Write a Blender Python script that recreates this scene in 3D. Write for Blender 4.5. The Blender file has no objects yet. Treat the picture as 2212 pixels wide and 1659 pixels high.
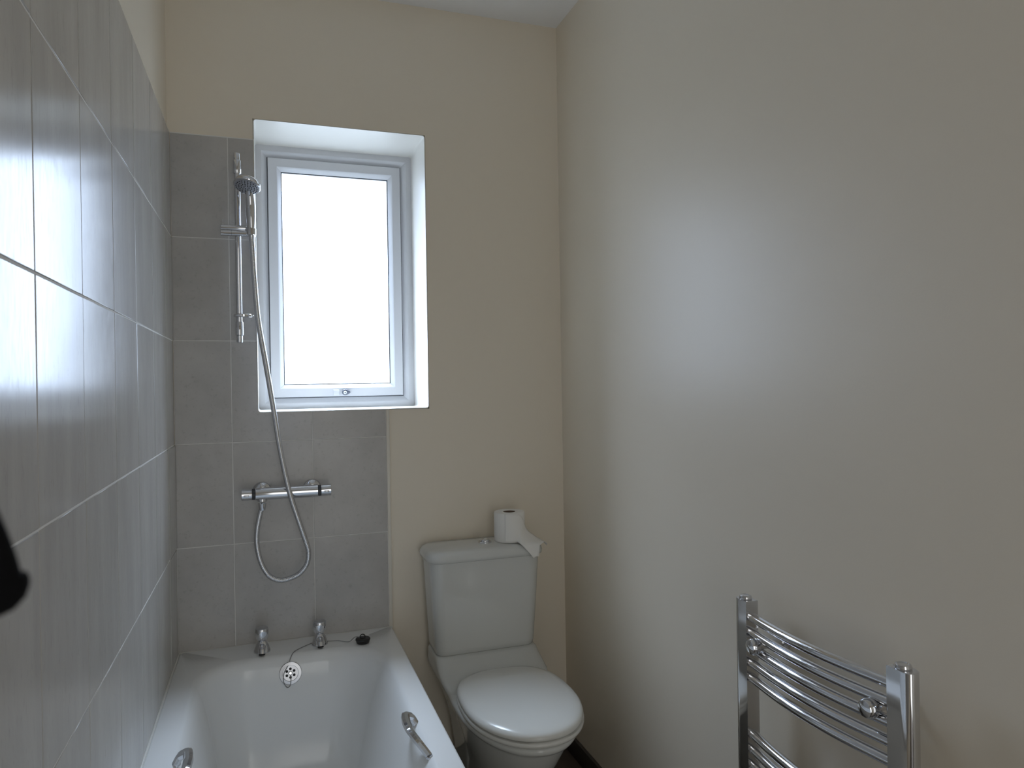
import bpy, bmesh, math, random
from mathutils import Vector, Matrix

random.seed(7)
S = bpy.context.scene
COL = S.collection
PI = math.pi

# ------------------------------------------------------------------ helpers
class MB:
    """collects shapes (world coordinates) into one mesh"""
    def __init__(self):
        self.bm = bmesh.new()

    def box(self, a, b, bevel=0.0, seg=2):
        x0, y0, z0 = a; x1, y1, z1 = b
        vs = [self.bm.verts.new(p) for p in
              [(x0,y0,z0),(x1,y0,z0),(x1,y1,z0),(x0,y1,z0),(x0,y0,z1),(x1,y0,z1),(x1,y1,z1),(x0,y1,z1)]]
        fs = [self.bm.faces.new([vs[i] for i in f]) for f in
              [(0,3,2,1),(4,5,6,7),(0,1,5,4),(1,2,6,5),(2,3,7,6),(3,0,4,7)]]
        if bevel > 0:
            es = list({e for f in fs for e in f.edges})
            bmesh.ops.bevel(self.bm, geom=es, offset=bevel, segments=seg, profile=0.5, affect='EDGES', clamp_overlap=True)
        return self

    def loft(self, rings, cap0=True, cap1=True, closed=True):
        R = [[self.bm.verts.new(p) for p in r] for r in rings]
        n = len(R[0])
        for a, b in zip(R[:-1], R[1:]):
            for i in range(n if closed else n - 1):
                j = (i + 1) % n
                try: self.bm.faces.new((a[i], a[j], b[j], b[i]))
                except ValueError: pass
        if cap0: self.bm.faces.new(list(reversed(R[0])))
        if cap1: self.bm.faces.new(R[-1])
        return self

    def tube(self, pts, r, seg=12, caps=True, flat=None):
        """flat=(a,b): elliptical section scale along side/up"""
        pts = [Vector(p) for p in pts]
        n = len(pts)
        rs = r if isinstance(r, (list, tuple)) else [r] * n
        T = []
        for i in range(n):
            t = pts[min(i + 1, n - 1)] - pts[max(i - 1, 0)]
            T.append(t.normalized())
        ref = Vector((0, 0, 1)) if abs(T[0].z) < 0.9 else Vector((1, 0, 0))
        u = (ref - T[0] * ref.dot(T[0])).normalized()
        rings = []
        for i in range(n):
            u = (u - T[i] * u.dot(T[i])).normalized()
            v = T[i].cross(u)
            fa, fb = flat if flat else (1, 1)
            rings.append([pts[i] + (u * math.cos(2*PI*k/seg) * fa + v * math.sin(2*PI*k/seg) * fb) * rs[i] for k in range(seg)])
        return self.loft(rings, caps, caps)

    def lathe(self, prof, c, axis=(0,0,1), seg=32, mod=None, cap0=True, cap1=True):
        """prof: list of (radius, height) along the axis from c"""
        a = Vector(axis).normalized()
        ref = Vector((0,0,1)) if abs(a.z) < 0.9 else Vector((1,0,0))
        u = (ref - a * ref.dot(a)).normalized(); v = a.cross(u)
        c = Vector(c)
        rings = []
        for (r, h) in prof:
            ring = []
            for k in range(seg):
                t = 2*PI*k/seg
                rr = r * (mod(t, h) if mod else 1)
                ring.append(c + a*h + (u*math.cos(t) + v*math.sin(t))*rr)
            rings.append(ring)
        return self.loft(rings, cap0, cap1)

    def prism(self, poly, axis, lo, hi, bevel=0.0, seg=2):
        """poly 2D; axis 'x','y','z' extrude direction, lo..hi ; 'hi' side bevelled too"""
        def P(a, b, t):
            return {'x': (t, a, b), 'y': (a, t, b), 'z': (a, b, t)}[axis]
        A = [self.bm.verts.new(P(a, b, lo)) for a, b in poly]
        B = [self.bm.verts.new(P(a, b, hi)) for a, b in poly]
        n = len(poly)
        f0 = self.bm.faces.new(A); f1 = self.bm.faces.new(B)
        fs = [f0, f1]
        for i in range(n):
            j = (i+1) % n
            fs.append(self.bm.faces.new((A[i], A[j], B[j], B[i])))
        if bevel:
            es = [e for e in f1.edges]
            bmesh.ops.bevel(self.bm, geom=es, offset=bevel, segments=seg, profile=0.5, affect='EDGES', clamp_overlap=True)
        return self

    def build(self, name, mat, parent=None, smooth=True, angle=35, recalc=True, flat_faces=False):
        bm = self.bm
        if recalc: bmesh.ops.recalc_face_normals(bm, faces=bm.faces[:])
        off = Vector((0, 0, 0))
        p = parent
        while p is not None:
            off += p.location; p = p.parent
        if parent is None: off = Vector((0, 0, 0))
        bmesh.ops.translate(bm, verts=bm.verts[:], vec=-off)
        if smooth:
            lim = math.radians(angle)
            for f in bm.faces: f.smooth = True
            for e in bm.edges:
                if len(e.link_faces) == 2:
                    if e.calc_face_angle(0) > lim: e.smooth = False
        me = bpy.data.meshes.new(name)
        bm.to_mesh(me); bm.free()
        o = bpy.data.objects.new(name, me)
        COL.objects.link(o)
        if mat: me.materials.append(mat)
        if parent: o.parent = parent
        if flat_faces:      # keep the big faces truly flat, only the bevels shade round
            w = o.modifiers.new('weighted', 'WEIGHTED_NORMAL'); w.keep_sharp = True; w.weight = 100
        return o


def thing(name, label, cat, loc, group=None):
    o = bpy.data.objects.new(name, None); COL.objects.link(o)
    o.location = loc; o.empty_display_size = 0.05
    o['label'] = label; o['category'] = cat
    if group: o['group'] = group
    return o

def structure(o, label=None, cat=None):
    o['kind'] = 'structure'
    if label: o['label'] = label
    if cat: o['category'] = cat
    return o

def catmull(pts, n=10):
    pts = [Vector(p) for p in pts]
    out = []
    P = [2*pts[0]-pts[1]] + pts + [2*pts[-1]-pts[-2]]
    for i in range(1, len(P)-2):
        p0, p1, p2, p3 = P[i-1:i+3]
        for k in range(n):
            t = k/n
            out.append(0.5*((2*p1)+(-p0+p2)*t+(2*p0-5*p1+4*p2-p3)*t*t+(-p0+3*p1-3*p2+p3)*t**3))
    out.append(pts[-1])
    return out

def resample(pts, step):
    out = [pts[0]]; acc = 0
    for a, b in zip(pts[:-1], pts[1:]):
        d = (b-a).length
        while acc + d >= step:
            t = (step-acc)/d
            a = a + (b-a)*t; out.append(a.copy()); d = (b-a).length; acc = 0
        acc += d
    return out

def rrect(x0, x1, y0, y1, r, z, nc=8, ne=6):
    """rounded rectangle ring in xy at height z, constant vertex count; r may be 4 radii (x1y1, x0y1, x0y0, x1y0)"""
    rr = r if isinstance(r, (list, tuple)) else [r]*4
    cs = [(x1-rr[0], y1-rr[0], 0), (x0+rr[1], y1-rr[1], 90), (x0+rr[2], y0+rr[2], 180), (x1-rr[3], y0+rr[3], 270)]
    out = []
    for k in range(4):
        cx, cy, a0 = cs[k]
        arc = [(cx+rr[k]*math.cos(math.radians(a0+90*i/nc)), cy+rr[k]*math.sin(math.radians(a0+90*i/nc))) for i in range(nc+1)]
        nx, ny, na = cs[(k+1) % 4]
        r2 = rr[(k+1) % 4]
        nxt = (nx+r2*math.cos(math.radians(na)), ny+r2*math.sin(math.radians(na)))
        out += arc
        ex, ey = arc[-1]
        for i in range(1, ne):
            t = i/ne
            out.append((ex+(nxt[0]-ex)*t, ey+(nxt[1]-ey)*t))
    return [(x, y, z) for x, y in out]

# ------------------------------------------------------------------ materials
def mat(name):
    m = bpy.data.materials.new(name); m.use_nodes = True
    nt = m.node_tree
    b = nt.nodes['Principled BSDF']
    return m, nt, b

def principled(name, col, rough, metal=0.0, spec=0.5, noise=0.0, nscale=30.0, bump=0.0, bscale=200.0, coat=0.0, rvar=0.0):
    m, nt, b = mat(name)
    b.inputs['Base Color'].default_value = (*col, 1)
    b.inputs['Roughness'].default_value = rough
    b.inputs['Metallic'].default_value = metal
    b.inputs['Specular IOR Level'].default_value = spec
    if coat: 
        b.inputs['Coat Weight'].default_value = coat; b.inputs['Coat Roughness'].default_value = 0.05
    tc = nt.nodes.new('ShaderNodeTexCoord')
    if noise > 0 or rvar > 0:
        n = nt.nodes.new('ShaderNodeTexNoise'); n.inputs['Scale'].default_value = nscale; n.inputs['Detail'].default_value = 4
        nt.links.new(tc.outputs['Object'], n.inputs['Vector'])
    if noise > 0:
        mx = nt.nodes.new('ShaderNodeMix'); mx.data_type = 'RGBA'
        mx.inputs[6].default_value = (*[c*(1-noise) for c in col], 1); mx.inputs[7].default_value = (*[min(1, c*(1+noise)) for c in col], 1)
        nt.links.new(n.outputs['Fac'], mx.inputs[0]); nt.links.new(mx.outputs[2], b.inputs['Base Color'])
    if rvar > 0:
        mr = nt.nodes.new('ShaderNodeMapRange'); mr.inputs[3].default_value = max(0, rough-rvar); mr.inputs[4].default_value = rough+rvar
        nt.links.new(n.outputs['Fac'], mr.inputs[0]); nt.links.new(mr.outputs[0], b.inputs['Roughness'])
    if bump > 0:
        n2 = nt.nodes.new('ShaderNodeTexNoise'); n2.inputs['Scale'].default_value = bscale; n2.inputs['Detail'].default_value = 3
        nt.links.new(tc.outputs['Object'], n2.inputs['Vector'])
        bp = nt.nodes.new('ShaderNodeBump'); bp.inputs['Strength'].default_value = bump; bp.inputs['Distance'].default_value = 0.001
        nt.links.new(n2.outputs['Fac'], bp.inputs['Height']); nt.links.new(bp.outputs['Normal'], b.inputs['Normal'])
    return m

def tile_material(name, streak):
    m, nt, b = mat(name)
    tc = nt.nodes.new('ShaderNodeTexCoord')
    geo = nt.nodes.new('ShaderNodeNewGeometry')
    add = nt.nodes.new('ShaderNodeVectorMath'); add.operation = 'ADD'
    sc = nt.nodes.new('ShaderNodeVectorMath'); sc.operation = 'SCALE'; sc.inputs['Scale'].default_value = 1.0
    comb = nt.nodes.new('ShaderNodeCombineXYZ')
    k = nt.nodes.new('ShaderNodeMath'); k.operation = 'MULTIPLY'; k.inputs[1].default_value = 37.0
    nt.links.new(geo.outputs['Random Per Island'], k.inputs[0])
    for i in range(3): nt.links.new(k.outputs[0], comb.inputs[i])
    mp = nt.nodes.new('ShaderNodeMapping'); mp.inputs['Scale'].default_value = streak
    nt.links.new(tc.outputs['Object'], mp.inputs['Vector'])
    nt.links.new(mp.outputs[0], add.inputs[0]); nt.links.new(comb.outputs[0], add.inputs[1])
    n1 = nt.nodes.new('ShaderNodeTexNoise'); n1.inputs['Scale'].default_value = 5.0; n1.inputs['Detail'].default_value = 6; n1.inputs['Roughness'].default_value = 0.6
    nt.links.new(add.outputs[0], n1.inputs['Vector'])
    n2 = nt.nodes.new('ShaderNodeTexNoise'); n2.inputs['Scale'].default_value = 60.0; n2.inputs['Detail'].default_value = 5; n2.inputs['Roughness'].default_value = 0.75
    nt.links.new(add.outputs[0], n2.inputs['Vector'])
    r1 = nt.nodes.new('ShaderNodeValToRGB')
    r1.color_ramp.elements[0].position = 0.3; r1.color_ramp.elements[0].color = (0.45, 0.438, 0.422, 1)
    r1.color_ramp.elements[1].position = 0.7; r1.color_ramp.elements[1].color = (0.55, 0.535, 0.515, 1)
    nt.links.new(n1.outputs['Fac'], r1.inputs[0])
    r2 = nt.nodes.new('ShaderNodeValToRGB')
    r2.color_ramp.elements[0].position = 0.30; r2.color_ramp.elements[0].color = (0.72, 0.71, 0.70, 1)
    r2.color_ramp.elements[1].position = 0.44; r2.color_ramp.elements[1].color = (1, 1, 1, 1)
    nt.links.new(n2.outputs['Fac'], r2.inputs[0])
    mx = nt.nodes.new('ShaderNodeMix'); mx.data_type = 'RGBA'; mx.blend_type = 'MULTIPLY'; mx.inputs[0].default_value = 0.55
    nt.links.new(r1.outputs[0], mx.inputs[6]); nt.links.new(r2.outputs[0], mx.inputs[7])
    nt.links.new(mx.outputs[2], b.inputs['Base Color'])
    mr = nt.nodes.new('ShaderNodeMapRange'); mr.inputs[1].default_value = 0.3; mr.inputs[2].default_value = 0.75
    mr.inputs[3].default_value = 0.24; mr.inputs[4].default_value = 0.15
    nt.links.new(n2.outputs['Fac'], mr.inputs[0]); nt.links.new(mr.outputs[0], b.inputs['Roughness'])
    b.inputs['Specular IOR Level'].default_value = 0.34
    return m

M_wall  = principled('cream_satin_paint', (0.79, 0.722, 0.61), 0.40, spec=0.5, bump=0.12, bscale=260)
M_ceil  = principled('white_matt_paint', (0.90, 0.91, 0.92), 0.8, spec=0.3, bump=0.1, bscale=200)
M_white = principled('white_gloss_paint', (0.72, 0.70, 0.655), 0.35, bump=0.05, bscale=120)
M_tileL = tile_material('stone_grey_wall_tile', (2.2, 2.2, 0.45))
M_tileB = tile_material('stone_grey_wall_tile_level', (1.2, 1.2, 1.2))
M_grout = principled('pale_grout', (0.76, 0.75, 0.725), 0.75, noise=0.06, nscale=40, bump=0.2, bscale=700)
M_trim  = principled('ivory_plastic_trim', (0.74, 0.70, 0.62), 0.4)
M_acr   = principled('white_bath_acrylic', (0.83, 0.84, 0.84), 0.14, spec=0.5, rvar=0.03, nscale=8)
M_cer   = principled('white_glazed_ceramic', (0.64, 0.65, 0.63), 0.1, spec=0.5)
M_seat  = principled('white_moulded_seat', (0.73, 0.73, 0.70), 0.2, spec=0.5)
M_chr   = principled('polished_chrome', (0.70, 0.71, 0.74), 0.06, metal=1.0)
M_chr2  = principled('soft_chrome', (0.58, 0.59, 0.62), 0.28, metal=1.0)
M_hose  = principled('spiral_steel', (0.66, 0.67, 0.70), 0.18, metal=1.0)
M_grey  = principled('grey_plastic', (0.30, 0.31, 0.34), 0.3)
M_lock  = principled('slate_grey_plastic', (0.10, 0.11, 0.14), 0.35)
M_nozz  = principled('dark_rubber_nozzle', (0.03, 0.03, 0.035), 0.5)
M_dark  = principled('dark_recess', (0.012, 0.012, 0.014), 0.6)
M_upvc  = principled('white_upvc', (0.64, 0.65, 0.68), 0.28)
M_gask  = principled('grey_gasket', (0.06, 0.065, 0.075), 0.6)
M_pap   = principled('soft_tissue_paper', (0.84, 0.83, 0.80), 1.0, spec=0.1, bump=0.25, bscale=500)
M_card  = principled('brown_cardboard', (0.20, 0.14, 0.10), 0.9)
M_seal  = principled('white_silicone', (0.70, 0.70, 0.66), 0.4)
M_rub   = principled('black_rubber', (0.012, 0.012, 0.013), 0.42)
M_strap = principled('black_nylon', (0.004, 0.004, 0.005), 0.9, spec=0.1, noise=0.2, nscale=900)
M_floor = principled('brown_vinyl', (0.10, 0.08, 0.065), 0.4, noise=0.35, nscale=12, bump=0.1, bscale=80)
M_skirt = principled('dark_skirting', (0.06, 0.055, 0.05), 0.5)
M_chain = principled('tarnished_ball_chain', (0.33, 0.33, 0.33), 0.35, metal=1.0)

def glass_material():
    m = bpy.data.materials.new('window_glass'); m.use_nodes = True
    nt = m.node_tree; nt.nodes.clear()
    out = nt.nodes.new('ShaderNodeOutputMaterial')
    tr = nt.nodes.new('ShaderNodeBsdfTransparent'); tr.inputs['Color'].default_value = (0.95, 0.965, 0.97, 1)
    gl = nt.nodes.new('ShaderNodeBsdfGlossy'); gl.inputs['Roughness'].default_value = 0.02
    geo = nt.nodes.new('ShaderNodeNewGeometry'); dt = nt.nodes.new('ShaderNodeVectorMath'); dt.operation = 'DOT_PRODUCT'
    nt.links.new(geo.outputs['Incoming'], dt.inputs[0]); nt.links.new(geo.outputs['Normal'], dt.inputs[1])
    def mth(op, *ins):
        n = nt.nodes.new('ShaderNodeMath'); n.operation = op
        for i, v in enumerate(ins):
            if isinstance(v, (int, float)): n.inputs[i].default_value = v
            else: nt.links.new(v, n.inputs[i])
        return n.outputs[0]
    f5 = mth('POWER', mth('SUBTRACT', 1.0, mth('ABSOLUTE', dt.outputs['Value'])), 5.0)
    refl = mth('ADD', mth('MULTIPLY', f5, 0.96), 0.04)      # thin pane, the same from both sides
    mx = nt.nodes.new('ShaderNodeMixShader')
    nt.links.new(refl, mx.inputs[0]); nt.links.new(tr.outputs[0], mx.inputs[1]); nt.links.new(gl.outputs[0], mx.inputs[2])
    nt.links.new(mx.outputs[0], out.inputs['Surface'])
    return m
M_glass = glass_material()

# ------------------------------------------------------------------ room
W, H = 1.369, 2.786
YB = -3.45                       # wall behind the camera
RIM = 0.55; TH = 0.3392; TW = 0.2588
WX0, WX1, WZ0, WZ1, WD = 0.258, 0.841, 1.328, 2.315, 0.26

b = MB(); b.box((-0.12, YB-0.12, -0.1), (W+0.12, 0.36, 0.0)); floor = structure(b.build('floor', M_floor, smooth=False))
b = MB(); b.box((-0.12, YB-0.12, H), (W+0.12, 0.36, H+0.1)); ceiling = structure(b.build('ceiling', M_ceil, smooth=False))
b = MB(); b.box((-0.13, YB, 0), (-0.009, 0.006, H)); wall_left = structure(b.build('wall_left', M_wall, smooth=False))
b = MB(); b.box((W, YB, 0), (W+0.12, 0.006, H)); wall_right = structure(b.build('wall_right', M_wall, smooth=False))
# unseen wall behind the camera; its doorway and hall are added for fill light
DX0, DX1, DZ1, HY = 0.28, 1.08, 2.03, YB-1.3
b = MB(); b.box((-0.12, YB-0.12, 0), (DX0, YB, H)); b.box((DX1, YB-0.12, 0), (W+0.12, YB, H)); b.box((DX0, YB-0.12, DZ1), (DX1, YB, H))
wall_front = structure(b.build('wall_front', M_wall, smooth=False))
b = MB()
b.box((-0.12, HY-0.1, 0), (W+0.12, HY, H)); b.box((-0.22, HY-0.1, 0), (-0.12, YB-0.12, H)); b.box((W+0.12, HY-0.1, 0), (W+0.22, YB-0.12, H)); b.box((-0.22, HY-0.1, H), (W+0.22, YB-0.12, H+0.1)); b.box((-0.22, HY-0.1, -0.1), (W+0.22, YB-0.12, 0))
structure(b.build('wall_added_hall', M_ceil, smooth=False))  # unseen hall, added only to enclose the fill light
b = MB(); b.box((DX0-0.06, YB, 0), (DX0, YB+0.015, DZ1+0.06), 0.004); b.box((DX1, YB, 0), (DX1+0.06, YB+0.015, DZ1+0.06), 0.004); b.box((DX0, YB, DZ1), (DX1, YB+0.015, DZ1+0.06), 0.004)
structure(b.build('trim_3', M_white))
# window wall: four blocks around the opening, one mesh
Y0 = 0.006
b = MB()
b.box((-0.12, Y0, 0), (WX0-0.004, 0.36, H)); b.box((WX1+0.004, Y0, 0), (W+0.12, 0.36, H))
b.box((WX0-0.004, Y0, 0), (WX1+0.004, 0.36, WZ0-0.004)); b.box((WX0-0.004, Y0, WZ1+0.004), (WX1+0.004, 0.36, H))
wall_back = structure(b.build('wall_back', M_wall, smooth=False))
# white painted reveal lining, rounded edge towards the room
b = MB()
def rect(x0, x1, z0, z1, y, r=0.012):
    return [(p[0], y, p[1]) for p in [(q[0], q[1]) for q in rrect(x0, x1, z0, z1, r, 0, 4, 2)]]
e = 0.004
b.loft([rect(WX0-e, WX1+e, WZ0-e, WZ1+e, Y0), rect(WX0-e, WX1+e, WZ0-e, WZ1+e, Y0-0.002), rect(WX0, WX1, WZ0, WZ1, 0.0, 0.008),
        rect(WX0, WX1, WZ0, WZ1, WD+0.06, 0.008), rect(WX0-e, WX1+e, WZ0-e, WZ1+e, WD+0.06)], False, False)
b.build('window_reveal', M_white, wall_back, angle=60)

# ---- tiles
def tile_poly(b, poly, axis, lo, hi, bevel, tilt):
    n0 = len(b.bm.verts)
    b.prism(poly, axis, lo, hi, bevel, 2)
    b.bm.verts.ensure_lookup_table()
    vs = b.bm.verts[n0:]
    c = sum((v.co for v in vs), Vector())/len(vs)
    ax, ay = random.gauss(0, tilt), random.gauss(0, tilt)
    rot = (Matrix.Rotation(ax, 3, 'Z') @ Matrix.Rotation(ay, 3, 'Y')) if axis == 'x' else (Matrix.Rotation(ax, 3, 'Z') @ Matrix.Rotation(ay, 3, 'X'))
    for v in vs: v.co = c + rot @ (v.co - c)
G = 0.0018   # half joint
# left wall
b = MB()
edges = [0.0] + [0.1669 + i*TW for i in range(13)]
for r in range(-1, 5):
    z0, z1 = RIM + r*TH, RIM + (r+1)*TH
    for y0, y1 in zip(edges[:-1], edges[1:]):
        tile_poly(b, [(-y1+G, z0+G), (-y0-G, z0+G), (-y0-G, z1-G), (-y1+G, z1-G)], 'x', -0.009, 0.0, 0.0012, 0.0012)
b.build('tile_cladding', M_tileL, wall_left, angle=80, flat_faces=True)
b = MB(); b.box((-0.0095, -edges[-1], RIM-TH), (-0.0013, -0.0004, RIM+5*TH+0.0015))
b.build('grout', M_grout, wall_left, smooth=False)
# window wall
G = 0.0014
b = MB()
cols = [0.0, 0.1745, 0.4323, 0.6865]
ZT = RIM + 5*TH
for r in range(0, 5):
    z0, z1 = RIM + r*TH + G, RIM + (r+1)*TH - G
    for x0, x1 in zip(cols[:-1], cols[1:]):
        a, c = x0 + G, x1 - G
        if z0 >= WZ0: 
            c = min(c, WX0-0.003)
            if c - a < 0.01: continue
            poly = [(a, z0), (c, z0), (c, z1), (a, z1)]
        elif z1 > WZ0:
            if a < WX0 < c: poly = [(a, z0), (c, z0), (c, WZ0-0.003), (WX0-0.003, WZ0-0.003), (WX0-0.003, z1), (a, z1)]
            elif a >= WX0: poly = [(a, z0), (c, z0), (c, WZ0-0.003), (a, WZ0-0.003)]
            else: poly = [(a, z0), (c, z0), (c, z1), (a, z1)]
        else: poly = [(a, z0), (c, z0), (c, z1), (a, z1)]
        tile_poly(b, poly, 'y', Y0, 0.0, 0.0012, 0.0012)
b.build('tile_cladding', M_tileB, wall_back, angle=80, flat_faces=True)
b = MB(); b.prism([(0, RIM), (0.6865, RIM), (0.6865, WZ0-0.003), (WX0-0.003, WZ0-0.003), (WX0-0.003, ZT+0.002), (0, ZT+0.002)], 'y', Y0+0.001, 0.0013)
b.build('grout', M_grout, wall_back, smooth=False)
# tile edge trims
b = MB(); b.box((0.6865, -0.0015, RIM), (0.6985, Y0, WZ0-0.003), 0.0015); structure(b.build('trim_1', M_trim))
b = MB(); b.box((WX0-0.0030, -0.0012, WZ0-0.003), (WX0+0.0003, 0.004, ZT+0.002), 0.0008)
b.box((WX0-0.0030, -0.0012, WZ0-0.0035), (0.6985, 0.004, WZ0-0.0005), 0.0008); structure(b.build('trim_2', M_white))
b = MB(); b.box((W-0.014, YB+0.02, 0), (W, -0.012, 0.07), 0.004); structure(b.build('baseboard_right', M_skirt))
b = MB(); b.box((0.705, -0.008, 0), (W-0.015, Y0, 0.07), 0.003); structure(b.build('baseboard_back', M_skirt))

# ------------------------------------------------------------------ window
win = bpy.data.objects.new('window_1', None); COL.objects.link(win); win.location = (0.55, WD, WZ0)
structure(win, 'white plastic framed window in the deep reveal above the bath', 'window')
def ring_frame(b, secs):
    """secs: list of (inset, y) swept round the opening with mitred corners"""
    rings = []
    for ins, y in secs:
        x0, x1, z0, z1 = WX0+ins, WX1-ins, WZ0+ins, WZ1-ins
        rings.append([(x0,y,z0),(x1,y,z0),(x1,y,z1),(x0,y,z1)])
    n = len(rings)
    V = [[b.bm.verts.new(p) for p in r] for r in rings]
    for i in range(n):
        a, c = V[i], V[(i+1) % n]
        for k in range(4):
            j = (k+1) % 4
            b.bm.faces.new((a[k], a[j], c[j], c[k]))
b = MB(); ring_frame(b, [(0.0, WD), (0.021, WD-0.001), (0.024, WD+0.001), (0.040, WD+0.016), (0.0405, WD+0.06), (0.0, WD+0.06)]); b.build('window_frame', M_upvc, win, smooth=False)
b = MB(); ring_frame(b, [(0.0385, WD+0.0175), (0.0440, WD+0.0175), (0.0440, WD+0.05), (0.0385, WD+0.05)]); b.build('gasket', M_gask, win, smooth=False)
b = MB(); ring_frame(b, [(0.0435, WD+0.006), (0.045, WD+0.0045), (0.075, WD+0.0045), (0.077, WD+0.006), (0.080, WD+0.009), (0.0895, WD+0.020), (0.0905, WD+0.023), (0.0905, WD+0.055), (0.0435, WD+0.055)])
sash = b.build('sash', M_upvc, win, smooth=False)
b = MB(); ring_frame(b, [(0.089, WD+0.0225), (0.0935, WD+0.0235), (0.0935, WD+0.028), (0.089, WD+0.028)]); b.build('glazing_seal', M_gask, sash, smooth=False)
b = MB(); b.box((WX0+0.088, WD+0.028, WZ0+0.088), (WX1-0.088, WD+0.034, WZ1-0.088)); b.build('glass_pane', M_glass, win, smooth=False)
# lock on the bottom rail of the sash: grey teardrop rose with white barrel, white lever plate beside it
cz = WZ0+0.062-0.003
b = MB()
ring = []
for k in range(40):
    t = 2*PI*k/40
    r = 0.0125
    x = r*math.cos(t); z = r*math.sin(t)*0.95
    if x > 0: x *= 1.0 + 0.55*max(0, math.cos(t))**2; z *= 1-0.25*max(0, math.cos(t))**2
    ring.append((0.572+x, z+cz))
def tr(s, y): return [(0.572+(p[0]-0.572)*s, y, cz+(p[1]-cz)*s) for p in ring]
b.loft([tr(1, WD+0.005), tr(1, WD-0.004), tr(0.9, WD-0.008), tr(0.72, WD-0.009)])
hd = b.build('window_lock', M_lock, win)
b = MB(); b.lathe([(0.0062, 0), (0.0062, 0.006), (0.005, 0.0075)], (0.570, WD-0.008, cz-0.001), (0, -1, 0), 20); lb = b.build('lock_barrel', M_upvc, hd)
b = MB(); b.box((0.568, WD-0.0162, cz-0.003), (0.5725, WD-0.0148, cz-0.0005)); b.build('keyhole', M_dark, hd)
b = MB(); b.box((0.527, WD-0.002, cz-0.012), (0.549, WD+0.005, cz+0.008), 0.002); b.box((0.527, WD-0.006, cz+0.006), (0.549, WD+0.005, cz+0.0105), 0.0018); b.build('window_latch_plate', M_upvc, win)

# ------------------------------------------------------------------ bath
bath = thing('bathtub', 'white acrylic bathtub along the grey tiled left wall under the window', 'bathtub', (0.35, -0.85, 0))
BL = -1.70
def ring_b(x0, x1, yb, yf, r, z): 
    rr = r if isinstance(r, (list, tuple)) else (r, r, r, r)
    return rrect(x0, x1, yf, yb, rr, z, 12, 10)
b = MB()
X0, X1, YT, YE = 0.0015, 0.698, -0.0015, BL
rings = [ring_b(X0+0.004, X1-0.004, YT-0.004, YE+0.004, 0.012, 0.512),
         ring_b(X0, X1, YT, YE, 0.015, 0.516), ring_b(X0, X1, YT, YE, 0.015, 0.541),
         ring_b(X0+0.0025, X1-0.0025, YT-0.001, YE+0.0025, 0.015, 0.547), ring_b(X0+0.008, X1-0.008, YT-0.002, YE+0.008, 0.013, 0.55),
         ring_b(0.064, 0.640, -0.128, -1.630, (0.17, 0.15, 0.12, 0.12), 0.55),
         ring_b(0.070, 0.634, -0.136, -1.622, (0.17, 0.15, 0.12, 0.12), 0.549),
         ring_b(0.076, 0.627, -0.146, -1.612, (0.17, 0.15, 0.12, 0.12), 0.5445),
         ring_b(0.083, 0.618, -0.156, -1.600, (0.165, 0.145, 0.12, 0.12), 0.534),
         ring_b(0.089, 0.610, -0.163, -1.585, (0.155, 0.135, 0.12, 0.12), 0.519),
         ring_b(0.095, 0.602, -0.168, -1.57, (0.145, 0.125, 0.12, 0.12), 0.500),
         ring_b(0.103, 0.590, -0.175, -1.54, (0.13, 0.115, 0.12, 0.12), 0.460),
         ring_b(0.113, 0.575, -0.185, -1.50, (0.115, 0.105, 0.12, 0.12), 0.41),
         ring_b(0.127, 0.556, -0.202, -1.43, (0.10, 0.10, 0.12, 0.12), 0.33),
         ring_b(0.140, 0.540, -0.222, -1.37, (0.09, 0.09, 0.12, 0.12), 0.26),
         ring_b(0.152, 0.525, -0.245, -1.32, (0.085, 0.085, 0.12, 0.12), 0.21),
         ring_b(0.170, 0.505, -0.275, -1.28, (0.08, 0.08, 0.1, 0.1), 0.178),
         ring_b(0.200, 0.475, -0.315, -1.24, (0.06, 0.06, 0.08, 0.08), 0.165),
         ring_b(0.24, 0.43, -0.37, -1.20, (0.05, 0.05, 0.06, 0.06), 0.16)]
b.loft(rings, False, True)
shell = b.build('bath_shell', M_acr, bath, angle=60)
b = MB(); b.box((0.676, BL+0.02, 0.0), (0.690, -0.02, 0.53), 0.003); b.build('bath_panel', M_acr, bath)
# overflow on the sloping tap end
oc = Vector((0.343, -0.1695, 0.499)); on = Vector((0, -0.968, 0.25)).normalized()
b = MB(); b.lathe([(0.0345, -0.004), (0.0345, 0.0015), (0.033, 0.003), (0.0245, 0.0035), (0.0235, 0.0005), (0.0, 0.0003)], oc, on, 40, cap1=False)
ovf = b.build('overflow_cover', M_chr2, bath)
u = Vector((1, 0, 0)); v = on.cross(u)
for k in range(6):
    a = PI/6 + k*PI/3
    c = oc + on*0.0004 + (u*math.cos(a)+v*math.sin(a))*0.0128
    b = MB(); b.lathe([(0.0042, 0), (0.0042, 0.0004)], c, on, 16); b.build('drain_hole', M_dark, ovf)
b = MB(); b.lathe([(0.0065, 0), (0.0065, 0.002), (0.004, 0.0038)], oc, on, 20); b.build('screw', M_chr, ovf)
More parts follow.
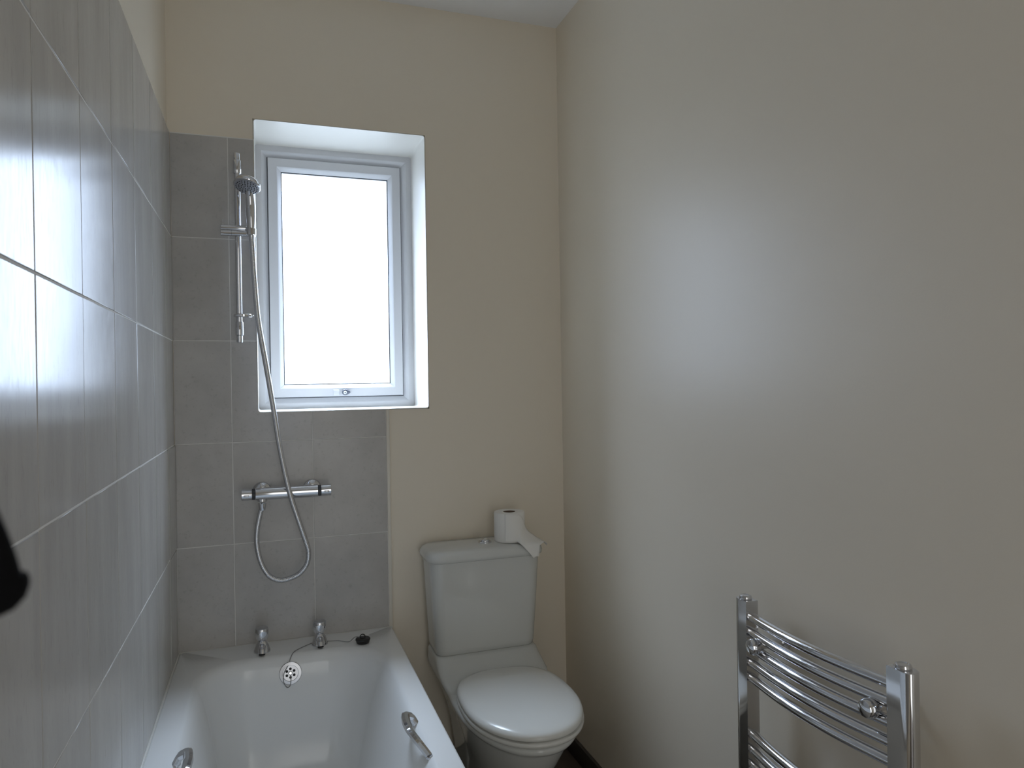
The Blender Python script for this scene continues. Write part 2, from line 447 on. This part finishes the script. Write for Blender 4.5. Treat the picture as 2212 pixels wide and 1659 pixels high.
# grip handles on both inner edges
def grip(sx):
    def X(d): return 0.636 - d if sx > 0 else 0.070 + d
    def soft(pl, k=0.22):      # keep the straight runs, round each corner a little
        pl = [Vector(p) for p in pl]; out = [pl[0]]
        for p0, p1, p2 in zip(pl[:-2], pl[1:-1], pl[2:]):
            a0, a2 = p1.lerp(p0, k), p1.lerp(p2, k)
            out += [a0, a0.lerp(p1, 0.5).lerp(p1.lerp(a2, 0.5), 0.5), a2]
        return out + [pl[-1]]
    pts = soft([(X(0.004), -0.745, 0.547), (X(0.013), -0.743, 0.563), (X(0.031), -0.750, 0.5725), (X(0.036), -0.795, 0.573),
                (X(0.034), -0.838, 0.572), (X(0.020), -0.889, 0.562), (X(0.005), -0.917, 0.546)])
    pr = MB(); n = len(pts)
    pr.tube(pts, [0.0115 + 0.001*math.sin(PI*i/(n-1)) for i in range(n)], 8, flat=(0.75, 1.0))
    g = pr.build('grip_handle', M_chr, bath, angle=30)
    for y in (-0.745, -0.918):
        m_ = MB(); m_.lathe([(0.011, 0), (0.011, 0.003), (0.009, 0.005)], (X(0.004), y, 0.5445), (0, 0, 1), 20); m_.build('mounting_post', M_chr, g)
grip(1); grip(-1)

# silicone bead between the bath rim and the tiles
b = MB(); b.tube([(0.001, -0.001, 0.5475), (0.001, BL+0.01, 0.5475)], 0.0034, 10); b.tube([(0.001, -0.001, 0.5475), (0.697, -0.001, 0.5475)], 0.0034, 10)
structure(b.build('trim_4', M_seal))

# ---- taps
def tap(x, label):
    y = -0.085
    t = thing('bath_tap', label, 'tap', (x, y, RIM), 'chrome taps on the bath ledge')
    b = MB(); b.lathe([(0.0262, 0), (0.0262, 0.004), (0.0245, 0.008), (0.0225, 0.016), (0.019, 0.026), (0.0145, 0.033), (0.0115, 0.037)], (x, y, RIM), seg=32)
    b.build('tap_body', M_chr, t)
    b = MB(); b.tube([(x, y-0.008, RIM+0.019), (x, y-0.026, RIM+0.018), (x, y-0.037, RIM+0.014), (x, y-0.040, RIM+0.006)], [0.0125, 0.0115, 0.0105, 0.0095], 18)
    sp = b.build('spout', M_chr, t)
    b = MB(); b.lathe([(0.0098, -0.0004), (0.0098, 0.0018)], (x, y-0.0404, RIM+0.0052), (0, -0.15, -1), 18); b.build('spout_mouth', M_dark, sp)
    def mod(a, h): return 1 - 0.07*(0.5+0.5*math.cos(5*a))*math.sin(min(1, max(0, (h-0.004)/0.03))*PI)
    b = MB(); b.lathe([(0.0125, 0.0), (0.016, 0.003), (0.0195, 0.009), (0.0222, 0.018), (0.0225, 0.026), (0.0215, 0.034), (0.0202, 0.0385)], (x, y, RIM+0.037), seg=60, mod=mod)
    kn = b.build('knob', M_chr, t)
    b = MB(); b.lathe([(0.0196, 0), (0.0196, 0.0015), (0.018, 0.0025), (0.0, 0.003)], (x, y, RIM+0.0755), seg=32, cap1=False); b.build('knob_cap', M_chr2, kn)
tap(0.258, 'chrome pillar bath tap nearer the left wall, with no chain passing it')
tap(0.440, 'chrome pillar bath tap nearer the black plug, chain running behind it')

# ---- plug and chain
px, py = 0.577, -0.128
plug = thing('bath_plug', 'black rubber bath plug lying on the bath ledge with its ball chain', 'plug', (px, py, RIM))
b = MB(); b.lathe([(0.0185, 0), (0.021, 0.002), (0.0235, 0.010), (0.0245, 0.011), (0.0245, 0.0145), (0.023, 0.016), (0.009, 0.0165), (0.006, 0.019), (0.0, 0.0195)], (px, py, RIM+0.0003), seg=36, cap1=False)
b.build('plug_body', M_rub, plug)
b = MB(); b.tube([(px-0.001+0.008*math.cos(a), py+0.002*math.sin(a), RIM+0.022+0.0065*math.sin(a)) for a in [2*PI*k/20 for k in range(21)]], 0.0016, 8); b.build('plug_ring', M_rub, plug)
cp = catmull([(px-0.008, py+0.002, RIM+0.0205), (px-0.025, py+0.012, RIM+0.0185), (px-0.045, py+0.018, RIM+0.004), (0.50, -0.085, RIM+0.0035), (0.468, -0.075, RIM+0.003), (0.440, -0.055, RIM+0.003),
              (0.411, -0.078, RIM+0.003), (0.388, -0.096, RIM+0.0025), (0.367, -0.116, RIM+0.002), (0.354, -0.134, RIM+0.001), (0.345, -0.151, RIM-0.0085), (0.337, -0.165, RIM-0.026), (0.325, -0.1735, RIM-0.044),
              (0.321, -0.1775, RIM-0.060), (0.3225, -0.1800, RIM-0.076), (0.332, -0.1825, RIM-0.090), (0.341, -0.1815, RIM-0.086), (0.344, -0.1785, RIM-0.070), (0.3435, -0.1745, RIM-0.054)], 14)
rp = resample(cp, 0.0011)
b = MB(); b.tube(rp, [0.0016 if i % 3 else 0.0008 for i in range(len(rp))], 7); b.build('ball_chain', M_chain, plug)

# ------------------------------------------------------------------ shower
RX, RY = 0.2045, -0.055
rail = thing('shower_riser_rail', 'vertical chrome shower riser rail on the grey tiles left of the window', 'shower rail', (RX, 0, 1.56))
b = MB(); b.lathe([(0.0092, 0), (0.0095, 0.001), (0.0095, 0.56)], (RX, RY, 1.585), seg=24); b.build('rail_tube', M_chr, rail)
for zz, s in ((2.178, -1), (1.559, 1)):
    b = MB(); b.lathe([(0.0095, 0), (0.0100, 0.001), (0.0100, 0.022), (0.0124, 0.0235), (0.0128, 0.025), (0.0128, 0.065), (0.0118, 0.067)], (RX, RY, zz), (0, 0, s), 28)
    br = b.build('wall_bracket', M_chr, rail)
    b = MB(); b.lathe([(0.009, -0.006), (0.009, 0.045), (0.0115, 0.0455), (0.0115, 0.0548)], (RX, RY, zz+s*0.045), (0, 1, 0), 20); b.build('bracket_arm', M_chr, br)
# slider: two stacked cylinders with a thumb lever
b = MB()
b.lathe([(0.0085, 0), (0.0095, 0.001), (0.0095, 0.072), (0.0088, 0.082), (0.004, 0.092)], (0.1525, RY-0.008, 1.9315), (1, 0, 0), 24)
b.lathe([(0.0092, 0), (0.0102, 0.001), (0.0102, 0.032), (0.0096, 0.0325), (0.0096, 0.0335), (0.0102, 0.034), (0.0102, 0.078), (0.0096, 0.0785), (0.0096, 0.0795), (0.0102, 0.08), (0.0102, 0.104), (0.0085, 0.106)], (0.1525, RY-0.010, 1.914), (1, 0, 0), 24)
sl = b.build('slider', M_chr, rail)
b = MB(); b.box((0.1575, RY-0.010, 1.938), (0.1605, RY-0.002, 1.958), 0.001); b.build('lever', M_chr, sl)
b = MB(); b.lathe([(0.0125, 0), (0.015, 0.002), (0.015, 0.022), (0.012, 0.026)], (0.246, RY-0.030, 1.905), (0, 0, 1), 24); b.build('handset_cup', M_chr, sl)
# hose guide ring
b = MB()
def oval(zz, s=1.0): return [(0.2155+0.0245*s*math.cos(t)+0.004*math.cos(t), RY-0.008+0.018*s*math.sin(t), zz) for t in [2*PI*k/40 for k in range(40)]]
b.loft([oval(1.641, 0.92), oval(1.6425, 1), oval(1.6495, 1), oval(1.651, 0.92)])
b.box((0.232, RY-0.024, 1.643), (0.249, RY-0.008, 1.649), 0.002)
b.build('hose_guide', M_chr, rail)

hs = thing('shower_handset', 'chrome hand shower head held in the slider of the riser rail', 'shower head', (0.246, RY-0.030, 1.93))
hp = catmull([(0.2465, RY-0.031, 1.925), (0.246, RY-0.032, 1.95), (0.2455, RY-0.034, 1.985), (0.2448, RY-0.037, 2.01), (0.2435, RY-0.045, 2.034), (0.241, RY-0.062, 2.055)], 8)
n = len(hp)
b = MB(); b.tube(hp, [0.0128 + 0.0045*math.sin(PI*min(1, i/(n*0.9))) + (0.002*(i/n)**3) for i in range(n)], 24, flat=(0.9, 1.0))
b.build('handle', M_chr, hs)
hc = Vector((0.2362, -0.136, 2.0525)); hn = Vector((-0.17, -0.34, -0.92)).normalized()   # face direction
b = MB(); b.lathe([(0.012, -0.024), (0.026, -0.021), (0.038, -0.013), (0.0412, -0.005), (0.0420, 0.001), (0.0405, 0.0035), (0.038, 0.004)], hc, hn, 48)
hd = b.build('head_shell', M_chr, hs)
b = MB(); b.lathe([(0.0378, 0.003), (0.0375, 0.0048), (0.035, 0.0055), (0.0, 0.0062)], hc, hn, 48, cap1=False); fp = b.build('face_plate', M_grey, hs)
fu = Vector((1, 0, 0)); fu = (fu - hn*fu.dot(hn)).normalized(); fv = hn.cross(fu)
b = MB()
for rr, cnt in ((0.008, 6), (0.016, 12), (0.024, 16), (0.032, 22)):
    for k in range(cnt):
        a = 2*PI*(k+0.5*(cnt % 4 == 0))/cnt
        b.lathe([(0.0016, 0.0), (0.0014, 0.0026), (0.0008, 0.003)], hc + hn*0.0052 + (fu*math.cos(a)+fv*math.sin(a))*rr, hn, 8)
b.build('nozzles', M_nozz, fp)

# hose
hose = thing('shower_hose', 'ribbed steel shower hose looping from mixer valve up to the handset', 'hose', (0.266, -0.07, 0.775))
hpts = [(0.2465, RY-0.031, 1.903), (0.2485, -0.090, 1.86), (0.253, -0.090, 1.767), (0.2625, -0.090, 1.632), (0.285, -0.09, 1.481), (0.307, -0.091, 1.330), (0.324, -0.094, 1.207), (0.351, -0.099, 1.066), (0.378, -0.098, 0.970),
        (0.398, -0.090, 0.905), (0.408, -0.085, 0.865), (0.4045, -0.08, 0.825), (0.385, -0.075, 0.795), (0.357, -0.07, 0.778), (0.318, -0.068, 0.772), (0.283, -0.066, 0.790), (0.259, -0.066, 0.835), (0.2475, -0.066, 0.89), (0.248, -0.068, 0.94), (0.257, -0.07, 0.99), (0.2655, -0.07, 1.020)]
hr = resample(catmull(hpts, 24), 0.0016)
b = MB(); b.tube(hr, [0.0088 if i % 3 else 0.0077 for i in range(len(hr))], 12); b.build('hose_tube', M_hose, hose, angle=70)
b = MB(); b.lathe([(0.0094, 0), (0.0100, 0.002), (0.0122, 0.014), (0.0128, 0.022)], (0.2655, -0.07, 1.008), (0, 0, 1), 20); b.build('hose_nut', M_chr, hose)
b = MB(); b.lathe([(0.0095, 0), (0.0095, 0.02), (0.008, 0.024)], (0.2465, RY-0.0315, 1.912), (0, 0.05, -1), 20); b.build('hose_cone', M_chr, hose)

# mixer
mx = thing('shower_mixer_valve', 'horizontal chrome bar shower mixer on the tiles below the window', 'shower valve', (0.345, 0, 1.062))
MY, MZ = -0.070, 1.0615
b = MB(); b.lathe([(0.018, 0), (0.0208, 0.002), (0.0208, 0.198), (0.018, 0.200)], (0.244, MY, MZ), (1, 0, 0), 36)
b.lathe([(0.0155, 0.0), (0.0155, 0.008), (0.0135, 0.010)], (0.266, MY, MZ-0.016), (0, 0, -1), 24)
bb = b.build('valve_body', M_chr, mx)
for x0, d in ((0.2395, -1), (0.4485, 1)):
    b = MB(); b.lathe([(0.0183, -0.005), (0.0183, 0.004)], (x0, MY, MZ), (d, 0, 0), 32); b.build('collar', M_dark if False else M_gask, mx)
    def kmod(a, h): return 1 - 0.05*(1 if math.cos(2*a) > 0.92 else 0)
    b = MB(); b.lathe([(0.0175, 0), (0.0190, 0.001), (0.0193, 0.018), (0.0198, 0.032), (0.0185, 0.0335), (0.0, 0.0335)], (x0+d*0.004, MY, MZ), (d, 0, 0), 72, mod=kmod, cap1=False)
    kn = b.build('control_knob', M_chr, mx)
    b = MB(); b.box((x0+d*0.022-0.008, MY-0.0212, MZ-0.005), (x0+d*0.022+0.008, MY-0.0180, MZ+0.001), 0.0012); b.build('safety_button', M_chr2, kn)
for x in (0.265, 0.428):
    b = MB(); b.lathe([(0.0315, 0), (0.0315, 0.003), (0.029, 0.008), (0.020, 0.014), (0.015, 0.016)], (x, -0.0003, MZ), (0, -1, 0), 40); es = b.build('escutcheon', M_chr, mx)
    b = MB(); b.lathe([(0.0140, 0.0), (0.0140, 0.058)], (x, -0.012, MZ), (0, -1, 0), 24); b.build('inlet_union', M_chr, es)

# ------------------------------------------------------------------ toilet
TX = 1.0
toilet = thing('toilet', 'white close coupled toilet with closed lid beside the bath', 'toilet', (TX, -0.4, 0))
def rr2(hw, yb, yf, r, z, cx=TX): return rrect(cx-hw, cx+hw, yf, yb, r, z, 8, 8)
b = MB(); b.loft([rr2(0.172, -0.012, -0.162, 0.03, 0.478), rr2(0.178, -0.010, -0.168, 0.034, 0.483), rr2(0.181, -0.010, -0.172, 0.036, 0.50), rr2(0.190, -0.010, -0.183, 0.040, 0.65), rr2(0.197, -0.010, -0.190, 0.042, 0.78), rr2(0.197, -0.010, -0.190, 0.042, 0.806)])
b.build('cistern', M_cer, toilet, angle=50)
b = MB(); b.loft([rr2(0.202, -0.006, -0.196, 0.045, 0.803), rr2(0.2085, -0.005, -0.203, 0.050, 0.807), rr2(0.211, -0.004, -0.206, 0.052, 0.818), rr2(0.2085, -0.005, -0.203, 0.052, 0.830), rr2(0.201, -0.007, -0.194, 0.050, 0.8385), rr2(0.188, -0.012, -0.178, 0.045, 0.8425), rr2(0.10, -0.05, -0.13, 0.03, 0.846)])
lid = b.build('cistern_lid', M_cer, toilet, angle=60)
b = MB(); b.lathe([(0.0245, -0.003), (0.0245, 0.0025), (0.023, 0.0045), (0.0195, 0.005), (0.0185, 0.0022), (0.0170, 0.0022), (0.0165, 0.009), (0.0145, 0.0115), (0.010, 0.0118), (0.0085, 0.0105), (0.0, 0.0100)], (TX+0.012, -0.112, 0.8455), seg=36, cap1=False)
b.build('flush_button', M_chr, lid)
# pan: section rings from the foot up; egg outline
def egg(hw, yb, yf, z, n=72, back=0.55, cx=TX):
    """flat-ish back, round front"""
    out = []
    ym = yb + (yf-yb)*0.47
    for k in range(n):
        t = 2*PI*k/n
        c, s = math.cos(t), math.sin(t)
        if s < 0:   # front half (towards -y)
            x = hw*(abs(c)**(0.96))*(1 if c >= 0 else -1); y = ym - (ym-yf)*abs(s)**0.98
        else:
            x = hw*(abs(c)**back)*(1 if c >= 0 else -1); y = ym + (yb-ym)*abs(s)**(0.72)
        out.append((cx+x, y, z))
    return out
b = MB()
b.loft([egg(0.095, -0.10, -0.50, 0.0, back=0.5), egg(0.098, -0.10, -0.505, 0.02, back=0.5), egg(0.092, -0.11, -0.51, 0.08, back=0.5), egg(0.095, -0.12, -0.545, 0.16, back=0.5), egg(0.112, -0.12, -0.60, 0.23, back=0.55),
        egg(0.136, -0.12, -0.655, 0.295, back=0.6), egg(0.151, -0.12, -0.690, 0.345, back=0.62), egg(0.158, -0.12, -0.705, 0.370, back=0.62), egg(0.161, -0.12, -0.711, 0.380, back=0.62), egg(0.1655, -0.12, -0.720, 0.3845, back=0.62),
        egg(0.173, -0.12, -0.733, 0.389, back=0.62), egg(0.177, -0.12, -0.7395, 0.397, back=0.62), egg(0.178, -0.12, -0.741, 0.406, back=0.62), egg(0.174, -0.12, -0.736, 0.4125, back=0.62)])
b.build('pan', M_cer, toilet, angle=60)
# rear shelf under the cistern, sloping to the seat
b = MB()
def shelf(hw, yb, yf, z, r=0.03): return rr2(hw, yb, yf, r, z)
b.loft([shelf(0.092, -0.02, -0.24, 0.002), shelf(0.094, -0.02, -0.24, 0.12), shelf(0.108, -0.016, -0.28, 0.22), shelf(0.132, -0.014, -0.32, 0.30, 0.05), shelf(0.156, -0.012, -0.36, 0.36, 0.06), shelf(0.171, -0.011, -0.36, 0.395, 0.06), shelf(0.180, -0.010, -0.33, 0.412, 0.05), shelf(0.1855, -0.010, -0.290, 0.430, 0.04), shelf(0.186, -0.010, -0.245, 0.444, 0.035), shelf(0.184, -0.010, -0.205, 0.462, 0.035), shelf(0.183, -0.010, -0.186, 0.474, 0.034), shelf(0.178, -0.010, -0.176, 0.479, 0.03)])
b.build('cistern_shelf', M_cer, toilet, angle=60)
b = MB(); b.loft([egg(0.173, -0.262, -0.736, 0.4125, back=0.66, cx=TX+.005), egg(0.178, -0.258, -0.742, 0.416, back=0.66, cx=TX+.005), egg(0.1795, -0.256, -0.744, 0.422, back=0.66, cx=TX+.005), egg(0.178, -0.258, -0.742, 0.428, back=0.66, cx=TX+.005), egg(0.169, -0.262, -0.73, 0.4305, back=0.66, cx=TX+.005)])
b.build('seat', M_seat, toilet, angle=60)
L = TX+0.004
b = MB(); b.loft([egg(0.166, -0.266, -0.728, 0.4335, back=0.66, cx=L), egg(0.1765, -0.257, -0.741, 0.4345, back=0.66, cx=L), egg(0.1775, -0.256, -0.743, 0.4390, back=0.66, cx=L), egg(0.175, -0.258, -0.739, 0.4475, back=0.66, cx=L), egg(0.168, -0.263, -0.728, 0.4535, back=0.66, cx=L), egg(0.150, -0.278, -0.70, 0.4575, back=0.68, cx=L), egg(0.10, -0.33, -0.62, 0.4600, back=0.7, cx=L), egg(0.03, -0.42, -0.52, 0.461, back=0.9, cx=L)])
b.build('seat_lid', M_seat, toilet, angle=60)
# ---- toilet roll standing on the cistern lid
tr_ = thing('toilet_roll', 'white toilet roll standing on the cistern lid with a loose trailing sheet', 'toilet roll', (1.106, -0.112, 0.8455))
rx, ry, rz, RR, RH = 1.106, -0.112, 0.846, 0.0555, 0.103
b = MB(); b.loft([[(rx+r*math.cos(t), ry+r*math.sin(t), rz+h) for t in [2*PI*k/48 for k in range(48)]] for r, h in
     ((0.0225, 0.002), (0.0225, 0.0), (0.053, 0.0), (RR, 0.003), (RR, RH-0.003), (0.0535, RH), (0.0225, RH), (0.0225, 0.002))], False, False)
b.build('paper_roll', M_pap, tr_, angle=50)
b = MB(); b.loft([[(rx+r*math.cos(t), ry+r*math.sin(t), rz+h) for t in [2*PI*k/40 for k in range(40)]] for r, h in ((0.0225, 0.001), (0.0225, RH-0.001), (0.0212, RH-0.001), (0.0212, 0.001), (0.0225, 0.001))], False, False)
b.build('cardboard_core', M_card, tr_, angle=50)
# loose sheet: leaves the roll on its camera side, falls and slides over the front edge to the right
b = MB()
def on_roll(deg, z): return Vector((rx+(RR+0.0012)*math.cos(math.radians(deg)), ry+(RR+0.0012)*math.sin(math.radians(deg)), z))
PBc = catmull([on_roll(-125, 0.8480), on_roll(-100, 0.8480), on_roll(-82, 0.8480), Vector((1.117, -0.193, 0.8485)), Vector((1.135, -0.2135, 0.828)), Vector((1.160, -0.2165, 0.797))], 6)
PTc = catmull([on_roll(-125, 0.9475), on_roll(-100, 0.9475), on_roll(-60, 0.938), Vector((1.1610, -0.139, 0.888)), Vector((1.188, -0.145, 0.862)), Vector((1.230, -0.162, 0.834))], 6)
NU, NV = len(PBc)-1, 12
grid = []
for i in range(NU+1):
    q = i/NU
    row = []
    for j in range(NV+1):
        w = j/NV
        p = PBc[i].lerp(PTc[i], w)
        # bulge outwards so that the sheet clears the roll and the lid
        dx, dy = p.x-rx, p.y-ry
        d_ = math.hypot(dx, dy)
        if d_ < RR+0.0012 and p.z > 0.846: p.x, p.y = rx+dx/d_*(RR+0.0012), ry+dy/d_*(RR+0.0012)
        if p.y > -0.205 and p.x < 1.214 and p.z < 0.849 - max(0, -0.185-p.y)*0.5 - max(0, p.x-1.195)*0.5: p.z = 0.849 - max(0, -0.185-p.y)*0.5 - max(0, p.x-1.195)*0.5
        p.z += 0.0025*math.sin(w*PI*2.2)*max(0, q-0.5)
        o_ = 0.016*math.sin(PI*w)*max(0, q-0.55)/0.45
        p.x += o_*0.7; p.y -= o_*0.7
        if i == NU: p += Vector((random.uniform(-0.003, 0.003), random.uniform(-0.001, 0.0005), random.uniform(-0.0025, 0.0025)))
        row.append(b.bm.verts.new(p))
    grid.append(row)
for i in range(NU):
    for j in range(NV):
        b.bm.faces.new((grid[i][j], grid[i+1][j], grid[i+1][j+1], grid[i][j+1]))
sh = b.build('loose_sheet', M_pap, tr_, angle=180)
md = sh.modifiers.new('thickness', 'SOLIDIFY'); md.thickness = 0.0007; md.offset = 1

# ------------------------------------------------------------------ towel radiator
rad = thing('towel_radiator', 'chrome ladder towel radiator with bowed rails on the right wall', 'radiator', (W-0.06, -1.40, 0.10))
XF, XB = 1.292, 1.324
YI1, YO1, YI2, YO2 = -1.212, -1.166, -1.594, -1.641
ZT1, ZB1 = 0.914, 0.12
def post(yi, yo):
    s = 1 if yo > yi else -1
    prof = [(XF, yi), (XB, yi)]
    # D: flat inner face, rounded outer
    d = abs(yo-yi)
    for k in range(1, 12):
        t = k/12*PI
        cx = (XF+XB)/2; hx = (XB-XF)/2
        x = cx + hx*(abs(math.cos(t))**0.8)*(1 if math.cos(t) >= 0 else -1)
        y = yi + s*(d*0.6 + d*0.4*math.sin(t)**0.9)
        prof.append((x, y))
    # straight flanks
    prof = [(XF, yi), (XB, yi), (XB, yi+s*d*0.6)] + prof[2:] + [(XF, yi+s*d*0.6)]
    if s > 0: pass
    b = MB(); b.prism(prof, 'z', ZB1, ZT1, 0.001, 1)
    p = b.build('upright', M_chr, rad, angle=40, flat_faces=True)
    cy = yi + s*d*0.46
    b = MB(); b.lathe([(0.0135, 0), (0.0142, 0.001), (0.0142, 0.004), (0.0125, 0.0075), (0.0095, 0.0085), (0.008, 0.0072), (0.0, 0.0068)], ((XF+XB)/2-0.001, cy, ZT1), seg=32, cap1=False); b.build('top_plug', M_chr, p)
    return p
post(YI1, YO1); post(YI2, YO2)
zs = [0.8795-0.0343*i for i in range(5)] + [0.6155-0.0343*i for i in range(5)] + [0.352-0.0343*i for i in range(5)]
def rail_mesh(z):
    b = MB()
    pts = []
    N = 26
    for i in range(N+1):
        t = i/N
        y = YI1+0.004 + (YI2-YI1-0.008)*t
        pts.append((1.3068 - 0.019*math.sin(PI*t), y, z))
    b.tube(pts, 0.0108, 18)
    return b
first = rail_mesh(zs[0]).build('rail', M_chr, rad, angle=60)
for z in zs[1:]:
    c = first.copy(); COL.objects.link(c); c.parent = rad; c.location = (0, 0, z-zs[0])
for y in (-1.2475, -1.5635):
    b = MB(); b.lathe([(0.009, 0), (0.009, 0.062), (0.018, 0.064), (0.018, 0.0735)], (1.295, y, 0.8275), (1, 0, 0), 24)
    br = b.build('bracket', M_chr, rad)
    b = MB(); b.lathe([(0.008, 0), (0.0165, 0.001), (0.0172, 0.004), (0.0172, 0.014), (0.0145, 0.019), (0.006, 0.0215), (0.0, 0.0215)], (1.292, y, 0.8275), (-1, 0, 0), 28, cap1=False); b.build('bracket_cap', M_chr, br)
for y in (YI1+0.02, YI2-0.02):
    b = MB(); b.tube([((XF+XB)/2, y, ZB1+0.01), ((XF+XB)/2, y, 0.0)], 0.0075, 14); b.build('supply_pipe', M_chr, rad)

# ------------------------------------------------------------------ camera
f, yaw, pitch, roll = 1541.92, 0.3303, -0.0013, -0.0162
C = Vector((0.2874, -2.5541, 1.4118))
cy_, sy_ = math.cos(yaw), math.sin(yaw); cp_, sp_ = math.cos(pitch), math.sin(pitch); cr, sr = math.cos(roll), math.sin(roll)
fwd = Vector((sy_*cp_, cy_*cp_, sp_)); right = Vector((cy_, -sy_, 0)); up = right.cross(fwd)
r2 = cr*right + sr*up; u2 = -sr*right + cr*up
cam = bpy.data.cameras.new('camera'); co = bpy.data.objects.new('camera', cam); COL.objects.link(co)
M = Matrix((r2, u2, -fwd)).transposed().to_4x4(); M.translation = C
co.matrix_world = M
cam.sensor_width = 36; cam.lens = 36*f/2212; cam.clip_start = 0.01
cam.dof.use_dof = True; cam.dof.focus_distance = 2.4; cam.dof.aperture_fstop = cam.lens/1.7
S.camera = co

# black strap end hanging close to the lens at the left edge
def P(u, v, d):
    w = fwd + r2*(u-1106)/f - u2*(v-829.5)/f
    return C + w*d
D = 0.13
a_, c_ = P(-62, 1080, D), P(-40, 1252, D)
strap = thing('wrist_strap', 'black strap end hanging very close to the lens at the left edge', 'strap', tuple(c_))
b = MB()
path = catmull([P(-150, 960, D+0.004), P(-95, 1060, D+0.002), P(-60, 1150, D), P(-42, 1215, D), P(-36, 1262, D)], 6)
n = len(path)
k = D/f
b.tube(path, [k*(58 + 24*(i/(n-1))**1.5) for i in range(n)], 20, flat=(1.0, 0.8))
b.lathe([(80*k, -2*k), (84*k, 10*k), (82*k, 26*k), (72*k, 50*k), (50*k, 70*k), (20*k, 80*k), (0, 81*k)], P(-36, 1258, D), tuple((P(-36, 1262, D)-P(-42, 1215, D)).normalized()), 28, cap1=False)
b.build('strap_end', M_strap, strap, angle=60)

# ------------------------------------------------------------------ light: overcast sky outside the window
wd = bpy.data.worlds.new('sky'); S.world = wd; wd.use_nodes = True
nt = wd.node_tree; bg = nt.nodes['Background']
tc = nt.nodes.new('ShaderNodeTexCoord'); sx = nt.nodes.new('ShaderNodeSeparateXYZ'); rp_ = nt.nodes.new('ShaderNodeValToRGB'); mr = nt.nodes.new('ShaderNodeMapRange')
nt.links.new(tc.outputs['Generated'], sx.inputs[0]); nt.links.new(sx.outputs['Z'], mr.inputs[0])
mr.inputs[1].default_value = -1; mr.inputs[2].default_value = 1
# veiled sky: pale ground below the horizon, soft grey sky, much brighter towards the hidden sun high up
def stop(elev, r, g, b_):
    p = 0.5 + 0.5*math.sin(math.radians(elev))
    return p, (r/10, g/10, b_/10, 1)
cr_ = rp_.color_ramp; cr_.interpolation = 'EASE'
p_, c_ = stop(-90, 0.68, 0.80, 0.95); cr_.elements[0].position = 0.0; cr_.elements[0].color = c_
p_, c_ = stop(90, 8.4, 10.0, 12.4); cr_.elements[1].position = 1.0; cr_.elements[1].color = c_
for el in ((-4, 0.68, 0.80, 0.95), (1, 1.36, 1.62, 2.08), (26, 1.40, 1.66, 2.14), (54, 7.9, 9.4, 11.7)):
    p_, c_ = stop(*el); e_ = cr_.elements.new(p_); e_.color = c_
nt.links.new(mr.outputs[0], rp_.inputs[0]); nt.links.new(rp_.outputs[0], bg.inputs['Color'])
bg.inputs['Strength'].default_value = 46.0
pl = bpy.data.lights.new('window_portal', 'AREA'); pl.shape = 'RECTANGLE'; pl.size = WX1-WX0-0.16; pl.size_y = WZ1-WZ0-0.16
pl.cycles.is_portal = True
po = bpy.data.objects.new('window_portal', pl); COL.objects.link(po)
po.location = ((WX0+WX1)/2, WD+0.045, (WZ0+WZ1)/2); po.rotation_euler = (-PI/2, 0, 0)

# added fill light at the unseen doorway, evens out the room
hl = bpy.data.lights.new('doorway_fill', 'AREA'); hl.shape = 'RECTANGLE'; hl.size = 0.78; hl.size_y = 2.0; hl.energy = 7.2; hl.color = (1.0, 1.0, 0.97)
ho = bpy.data.objects.new('doorway_fill', hl); COL.objects.link(ho); ho.location = ((DX0+DX1)/2, YB-0.14, 1.01); ho.rotation_euler = (PI/2, 0, 0)

# ------------------------------------------------------------------ render settings
S.view_settings.view_transform = 'Standard'; S.view_settings.look = 'None'
S.view_settings.gamma = 1; S.view_settings.use_curve_mapping = False
S.view_settings.exposure = 0.0
S.cycles.max_bounces = 16; S.cycles.diffuse_bounces = 10; S.cycles.glossy_bounces = 8; S.cycles.transparent_max_bounces = 12
S.cycles.sample_clamp_indirect = 6.0; S.cycles.blur_glossy = 0.3
S.cycles.use_denoising = True
